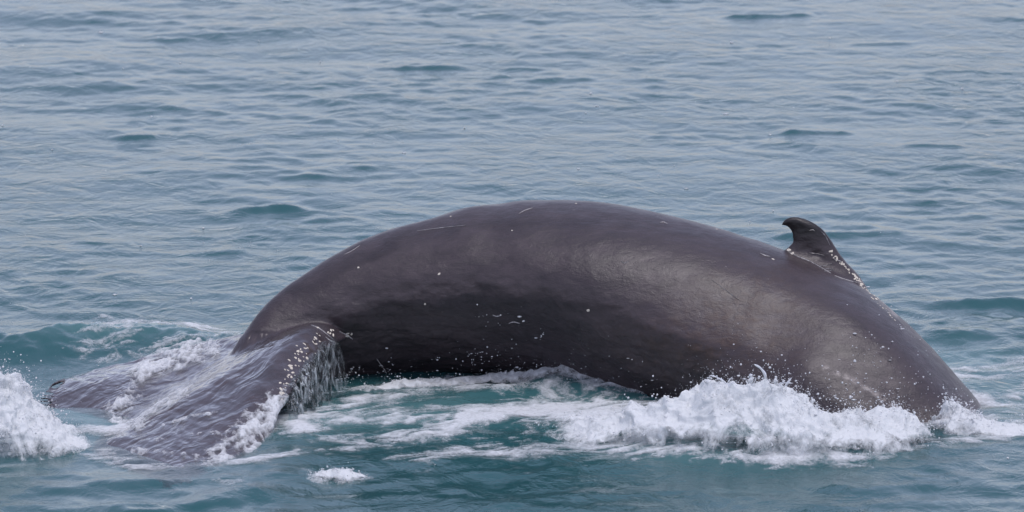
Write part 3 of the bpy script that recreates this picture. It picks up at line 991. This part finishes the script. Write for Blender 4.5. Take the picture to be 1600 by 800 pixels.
skin_foam('froth', 'wall of frothy water spilling off the far fluke, left of the tail stock',
          [([(178, 655), (200, 618), (228, 582), (262, 556), (300, 545), (330, 540)], 20, 0.95), ([(240, 580), (290, 562), (330, 552)], 20, 0.50)], 61, 0.07, xcut=True)
skin_foam('froth', 'line of froth in the crease between the two flukes',
          [([(215, 668), (245, 640), (275, 622), (300, 612)], 9, 0.9), ([(140, 660), (180, 668), (230, 660)], 9, 0.7)], 62, 0.05)
skin_foam('froth', 'white froth running off the lower edge of the near fluke',
          [([(345, 724), (372, 694), (400, 668), (428, 650), (440, 634)], 26, 1.0), ([(385, 712), (410, 690), (440, 655)], 16, 0.9), ([(330, 712), (390, 700)], 8, 0.6), ([(240, 690), (300, 682), (360, 676)], 4, 0.6), ([(210, 706), (270, 712), (340, 722)], 6, 0.7), ([(250, 668), (300, 652), (350, 646)], 3, 0.5)], 63, 0.05, front=-0.75)


def px_drops(name, label, items, mat, kind='stuff'):
    """separate drops and blobs of water: items (photo x, y, distance off the skin, radius m, stretch)"""
    P, R, T = [], [], []
    for a_, b_, off, r_, st_ in items:
        loc, nor = hit(a_, b_)
        if loc is None:
            continue
        P.append(loc + nor * off); R.append(r_); T.append(st_)
    V, F = drops(np.array([list(p) for p in P]), np.array(R), np.array(T))
    o = link(name, mesh_np(name, V, F), mat)
    o['kind'] = 'stuff'; o['label'] = label; o['category'] = 'water drops'
    return o


r_ = random.Random(5)


def scatter(cx, cy, sx_, sy_, n, rmin, rmax, off=(0.01, 0.12)):
    out = []
    for _ in range(n):
        q = r_.random() ** 3
        out.append((r_.gauss(cx, sx_), r_.gauss(cy, sy_), r_.uniform(*off), rmin + (rmax - rmin) * q,
                    (math.exp(r_.gauss(0.25, 0.5)), 1.0, math.exp(r_.gauss(0, 0.4)))))
    return out


px_drops('water_drops', 'white drops flying off the dark underside of the arched tail stock',
         scatter(740, 548, 24, 6, 26, 0.003, 0.010) + scatter(780, 500, 30, 14, 20, 0.003, 0.011) + scatter(850, 560, 45, 16, 30, 0.002, 0.009) + scatter(848, 515, 4, 10, 7, 0.004, 0.012)
         + scatter(700, 558, 60, 16, 30, 0.002, 0.009) + scatter(950, 575, 50, 14, 22, 0.002, 0.008), M_DROP)
px_drops('water_drops', 'fine spray and drops in front of the right flank above the splash',
         scatter(1370, 590, 40, 60, 120, 0.0025, 0.009) + scatter(1340, 630, 60, 16, 120, 0.003, 0.009) + scatter(1420, 560, 22, 50, 40, 0.0025, 0.008) + scatter(1300, 640, 40, 12, 60, 0.003, 0.010), M_DROP)
px_drops('water_drops', 'cluster of white spray against the dark hollow beside the near fluke',
         scatter(560, 580, 20, 8, 110, 0.003, 0.011, (0.02, 0.25)) + scatter(520, 588, 14, 10, 70, 0.003, 0.010, (0.05, 0.3)) + scatter(600, 575, 22, 12, 40, 0.003, 0.008), M_DROP)

# water pouring over the leading edge of the near fluke
edge = [(522, 528), (504, 540), (488, 556), (474, 574), (461, 596), (450, 618), (441, 640)]
EP = []
for a_, b_ in edge:
    loc, nor = hit(a_ - 5, b_)
    EP.append(list(loc) if loc is not None else list(at(a_, b_, -0.8)))
EP = crom(np.array(EP), 90)
tt = np.linspace(0, 1, 60)
curt = []
for i, p in enumerate(EP):
    ztop = p[2] + 0.015
    zs = ztop + (-0.06 - ztop) * tt ** 1.4
    out = 0.02 + 0.15 * np.sqrt(tt) * (0.6 + 0.4 * math.sin(i * 0.31) * math.sin(i * 0.13 + 1))
    rip = 0.030 * vnoise(np.full(60, i * 0.16), tt * 2.5, seed=91) + 0.018 * vnoise(np.full(60, i * 0.5), tt * 4, seed=92)
    curt.append(np.stack([p[0] + out + rip, p[1] - 0.35 * out - rip * 0.6, zs], -1))
curt = np.array(curt)
cw = link('falling_water', mesh_np('falling_water', curt.reshape(-1, 3), grid_faces(90, 60), attrs={'cover': (np.clip(np.minimum(np.linspace(0, 1, 90), np.linspace(1, 0, 90)) * 5, 0, 1)[:, None] * np.clip(0.25 + np.minimum(tt * 4, (1 - tt) * 5), 0, 1)[None, :]).ravel()}), M_CLEAR)
cw['kind'] = 'stuff'; cw['label'] = 'clear curtain of water pouring off the barnacled edge of the near fluke'; cw['category'] = 'falling water'


# ------------------------------------------------------------------ barnacles and scars (parts of the whale)
def part(name, me, mat, M):
    o = bpy.data.objects.new(name, me)
    C.objects.link(o)
    if not me.materials:
        me.materials.append(mat)
    o.parent = whale
    o.matrix_parent_inverse = Matrix.Translation(-Vector(whale.location))
    o.matrix_world = M
    o.matrix_basis = M
    return o


def barnacle_mesh(seed, n=10):
    """low ragged cone with a sunken mouth, unit radius"""
    r = random.Random(seed)
    rings = [(1.0, -0.12), (0.80, 0.28), (0.48, 0.42), (0.30, 0.20)]
    V, F = [], []
    jag = [r.uniform(0.72, 1.2) for _ in range(n)]
    for k, (rad, z) in enumerate(rings):
        for j in range(n):
            a = 2 * math.pi * j / n
            V.append((rad * jag[j] * math.cos(a), rad * jag[j] * math.sin(a), z * (0.8 + 0.3 * jag[(j + k) % n])))
    for k in range(3):
        for j in range(n):
            j2 = (j + 1) % n
            F.append((k * n + j, k * n + j2, (k + 1) * n + j2, (k + 1) * n + j))
    F.append(tuple(3 * n + j for j in range(n)))
    me = bpy.data.meshes.new('barnacle'); me.from_pydata(V, [], F)
    return me


BM = [barnacle_mesh(i) for i in range(5)]


def barnacle(px, py, sx_, sy_, rot):
    loc, nor = hit(px, py)
    if loc is None:
        return
    q = nor.to_track_quat('Z', 'Y').to_matrix().to_4x4()
    M = Matrix.Translation(loc) @ q @ Matrix.Rotation(rot, 4, 'Z') @ Matrix.Diagonal((sx_, sy_, min(sx_, sy_) * 0.8, 1))
    part('barnacle', r_.choice(BM), M_BARN, M)


for a_, b_, n_, sp in ((516, 521, 6, 6), (494, 532, 9, 8), (476, 548, 12, 9), (464, 562, 10, 8), (456, 580, 9, 7), (449, 598, 9, 7), (442, 616, 8, 7), (545, 523, 4, 6)):
    for _ in range(n_):
        g = r_.uniform(0.006, 0.016)
        barnacle(a_ + r_.gauss(0, sp) * 0.6, b_ + r_.gauss(0, sp) * 0.8, g * r_.uniform(1, 2.0), g, r_.uniform(0, 3.1))
for a_, b_, g in ((686, 428, 0.014), (664, 475, 0.013), (919, 485, 0.015), (560, 418, 0.012), (1085, 330, 0.010), (704, 338, 0.010), (1226, 389, 0.018), (1232, 391, 0.02), (1238, 396, 0.016),
                  (1208, 405, 0.014), (1346, 436, 0.022), (1352, 444, 0.022), (1357, 451, 0.018), (1362, 455, 0.016), (1366, 462, 0.014), (1372, 466, 0.014), (1120, 358, 0.012), (900, 318, 0.010), (800, 360, 0.010)):
    barnacle(a_, b_, g * r_.uniform(0.9, 1.3), g * r_.uniform(0.8, 1.1), r_.uniform(0, 3.1))


for t_ in range(46):       # crusted ridge in front of the fin, and the fin's leading edge
    q_ = crom(np.array([(1300, 388), (1316, 408), (1334, 425), (1346, 437), (1354, 447), (1374, 468), (1402, 496)], float), 46)[t_]
    g_ = r_.uniform(0.005, 0.012) * (1.5 if 1335 < q_[0] < 1375 else 1)
    barnacle(q_[0] - r_.uniform(1, 6), q_[1] + r_.uniform(1, 5), g_ * r_.uniform(1, 2), g_, r_.uniform(0, 3.1))


def scar(pts, wd, n=26, taper=True):
    """thin pale ribbon of scar tissue laid on the skin"""
    Q = crom(np.array(pts, float), n)
    L, Rr = [], []
    ok = []
    for i in range(n):
        loc, nor = hit(*Q[i])
        if loc is not None:
            ok.append((loc, nor, i / (n - 1)))
    if len(ok) < 3:
        return
    V, F = [], []
    for i, (loc, nor, t) in enumerate(ok):
        a_ = ok[max(0, i - 1)][0]; b_ = ok[min(len(ok) - 1, i + 1)][0]
        side = (b_ - a_).cross(nor).normalized()
        ww_ = wd * (math.sin(math.pi * (0.06 + 0.88 * t)) if taper else 1) * r_.uniform(0.25, 1.15) * 0.6
        V += [loc + nor * 0.0005 - side * ww_, loc + nor * 0.006, loc + nor * 0.0005 + side * ww_]
        if i:
            k = 3 * i
            F += [(k - 3, k, k + 1, k - 2), (k - 2, k + 1, k + 2, k - 1)]
    me = bpy.data.meshes.new('scar'); me.from_pydata([list(v) for v in V], [], F)
    part('scar', me, M_SCAR, Matrix.Identity(4))


for pts, wd in (([(1226, 390), (1245, 400), (1265, 408), (1298, 427)], 0.010), ([(1304, 431), (1325, 438), (1348, 443)], 0.010), ([(1262, 395), (1275, 396), (1288, 399)], 0.006),
                ([(1279, 416), (1290, 415), (1301, 411)], 0.007), ([(1284, 421), (1294, 420), (1302, 421)], 0.006), ([(1288, 424), (1296, 423), (1303, 422)], 0.005),
                ([(1282, 361), (1290, 369), (1297, 384)], 0.008), ([(1264, 360), (1270, 359), (1273, 361)], 0.007), ([(1301, 404), (1310, 407), (1320, 412)], 0.009),
                ([(1188, 396), (1195, 399), (1203, 401)], 0.008), ([(1380, 462), (1390, 470), (1397, 478)], 0.008), ([(1403, 483), (1410, 492), (1418, 500)], 0.006),
                ([(652, 361), (690, 356), (728, 352)], 0.005), ([(538, 398), (550, 392), (562, 384)], 0.006), ([(811, 334), (820, 329), (832, 325)], 0.006),
                ([(1113, 438), (1132, 452), (1156, 470)], 0.005), ([(1031, 348), (1037, 347), (1043, 350)], 0.007), ([(588, 560), (598, 574), (607, 588)], 0.014),
                ([(486, 508), (500, 514), (520, 530)], 0.008), ([(530, 518), (541, 523), (551, 530)], 0.016), ([(508, 526), (516, 532), (523, 534)], 0.014),
                ([(970, 408), (976, 411), (983, 408)], 0.006), ([(770, 492), (776, 494), (782, 493)], 0.012), ([(795, 505), (803, 503), (812, 505)], 0.012)):
    scar(pts, wd)

# ------------------------------------------------------------------ stray flecks of foam on the open water
fp, fr = [], []
for _ in range(170):
    y = r_.uniform(-5.0, 24.0) if r_.random() < 0.7 else r_.gauss(4.0, 2.5)
    x = r_.uniform(-8.0, 8.0)
    fp.append((x, y)); fr.append(0.004 + 0.014 * r_.random() ** 3)
fp = np.array(fp)
qx, qy, qz = sea_at(fp[:, 0], fp[:, 1])
DV, DF = drops(np.stack([qx, qy, qz + 0.004], -1), np.array(fr), np.exp(RNG.normal(0, 0.35, (len(fr), 3))) * np.array([1.5, 1.5, 0.6]))
fk = link('foam_flecks', mesh_np('foam_flecks', DV, DF), M_DROP)
fk['kind'] = 'stuff'; fk['label'] = 'scattered tiny white foam flecks floating on the open sea'; fk['category'] = 'foam'
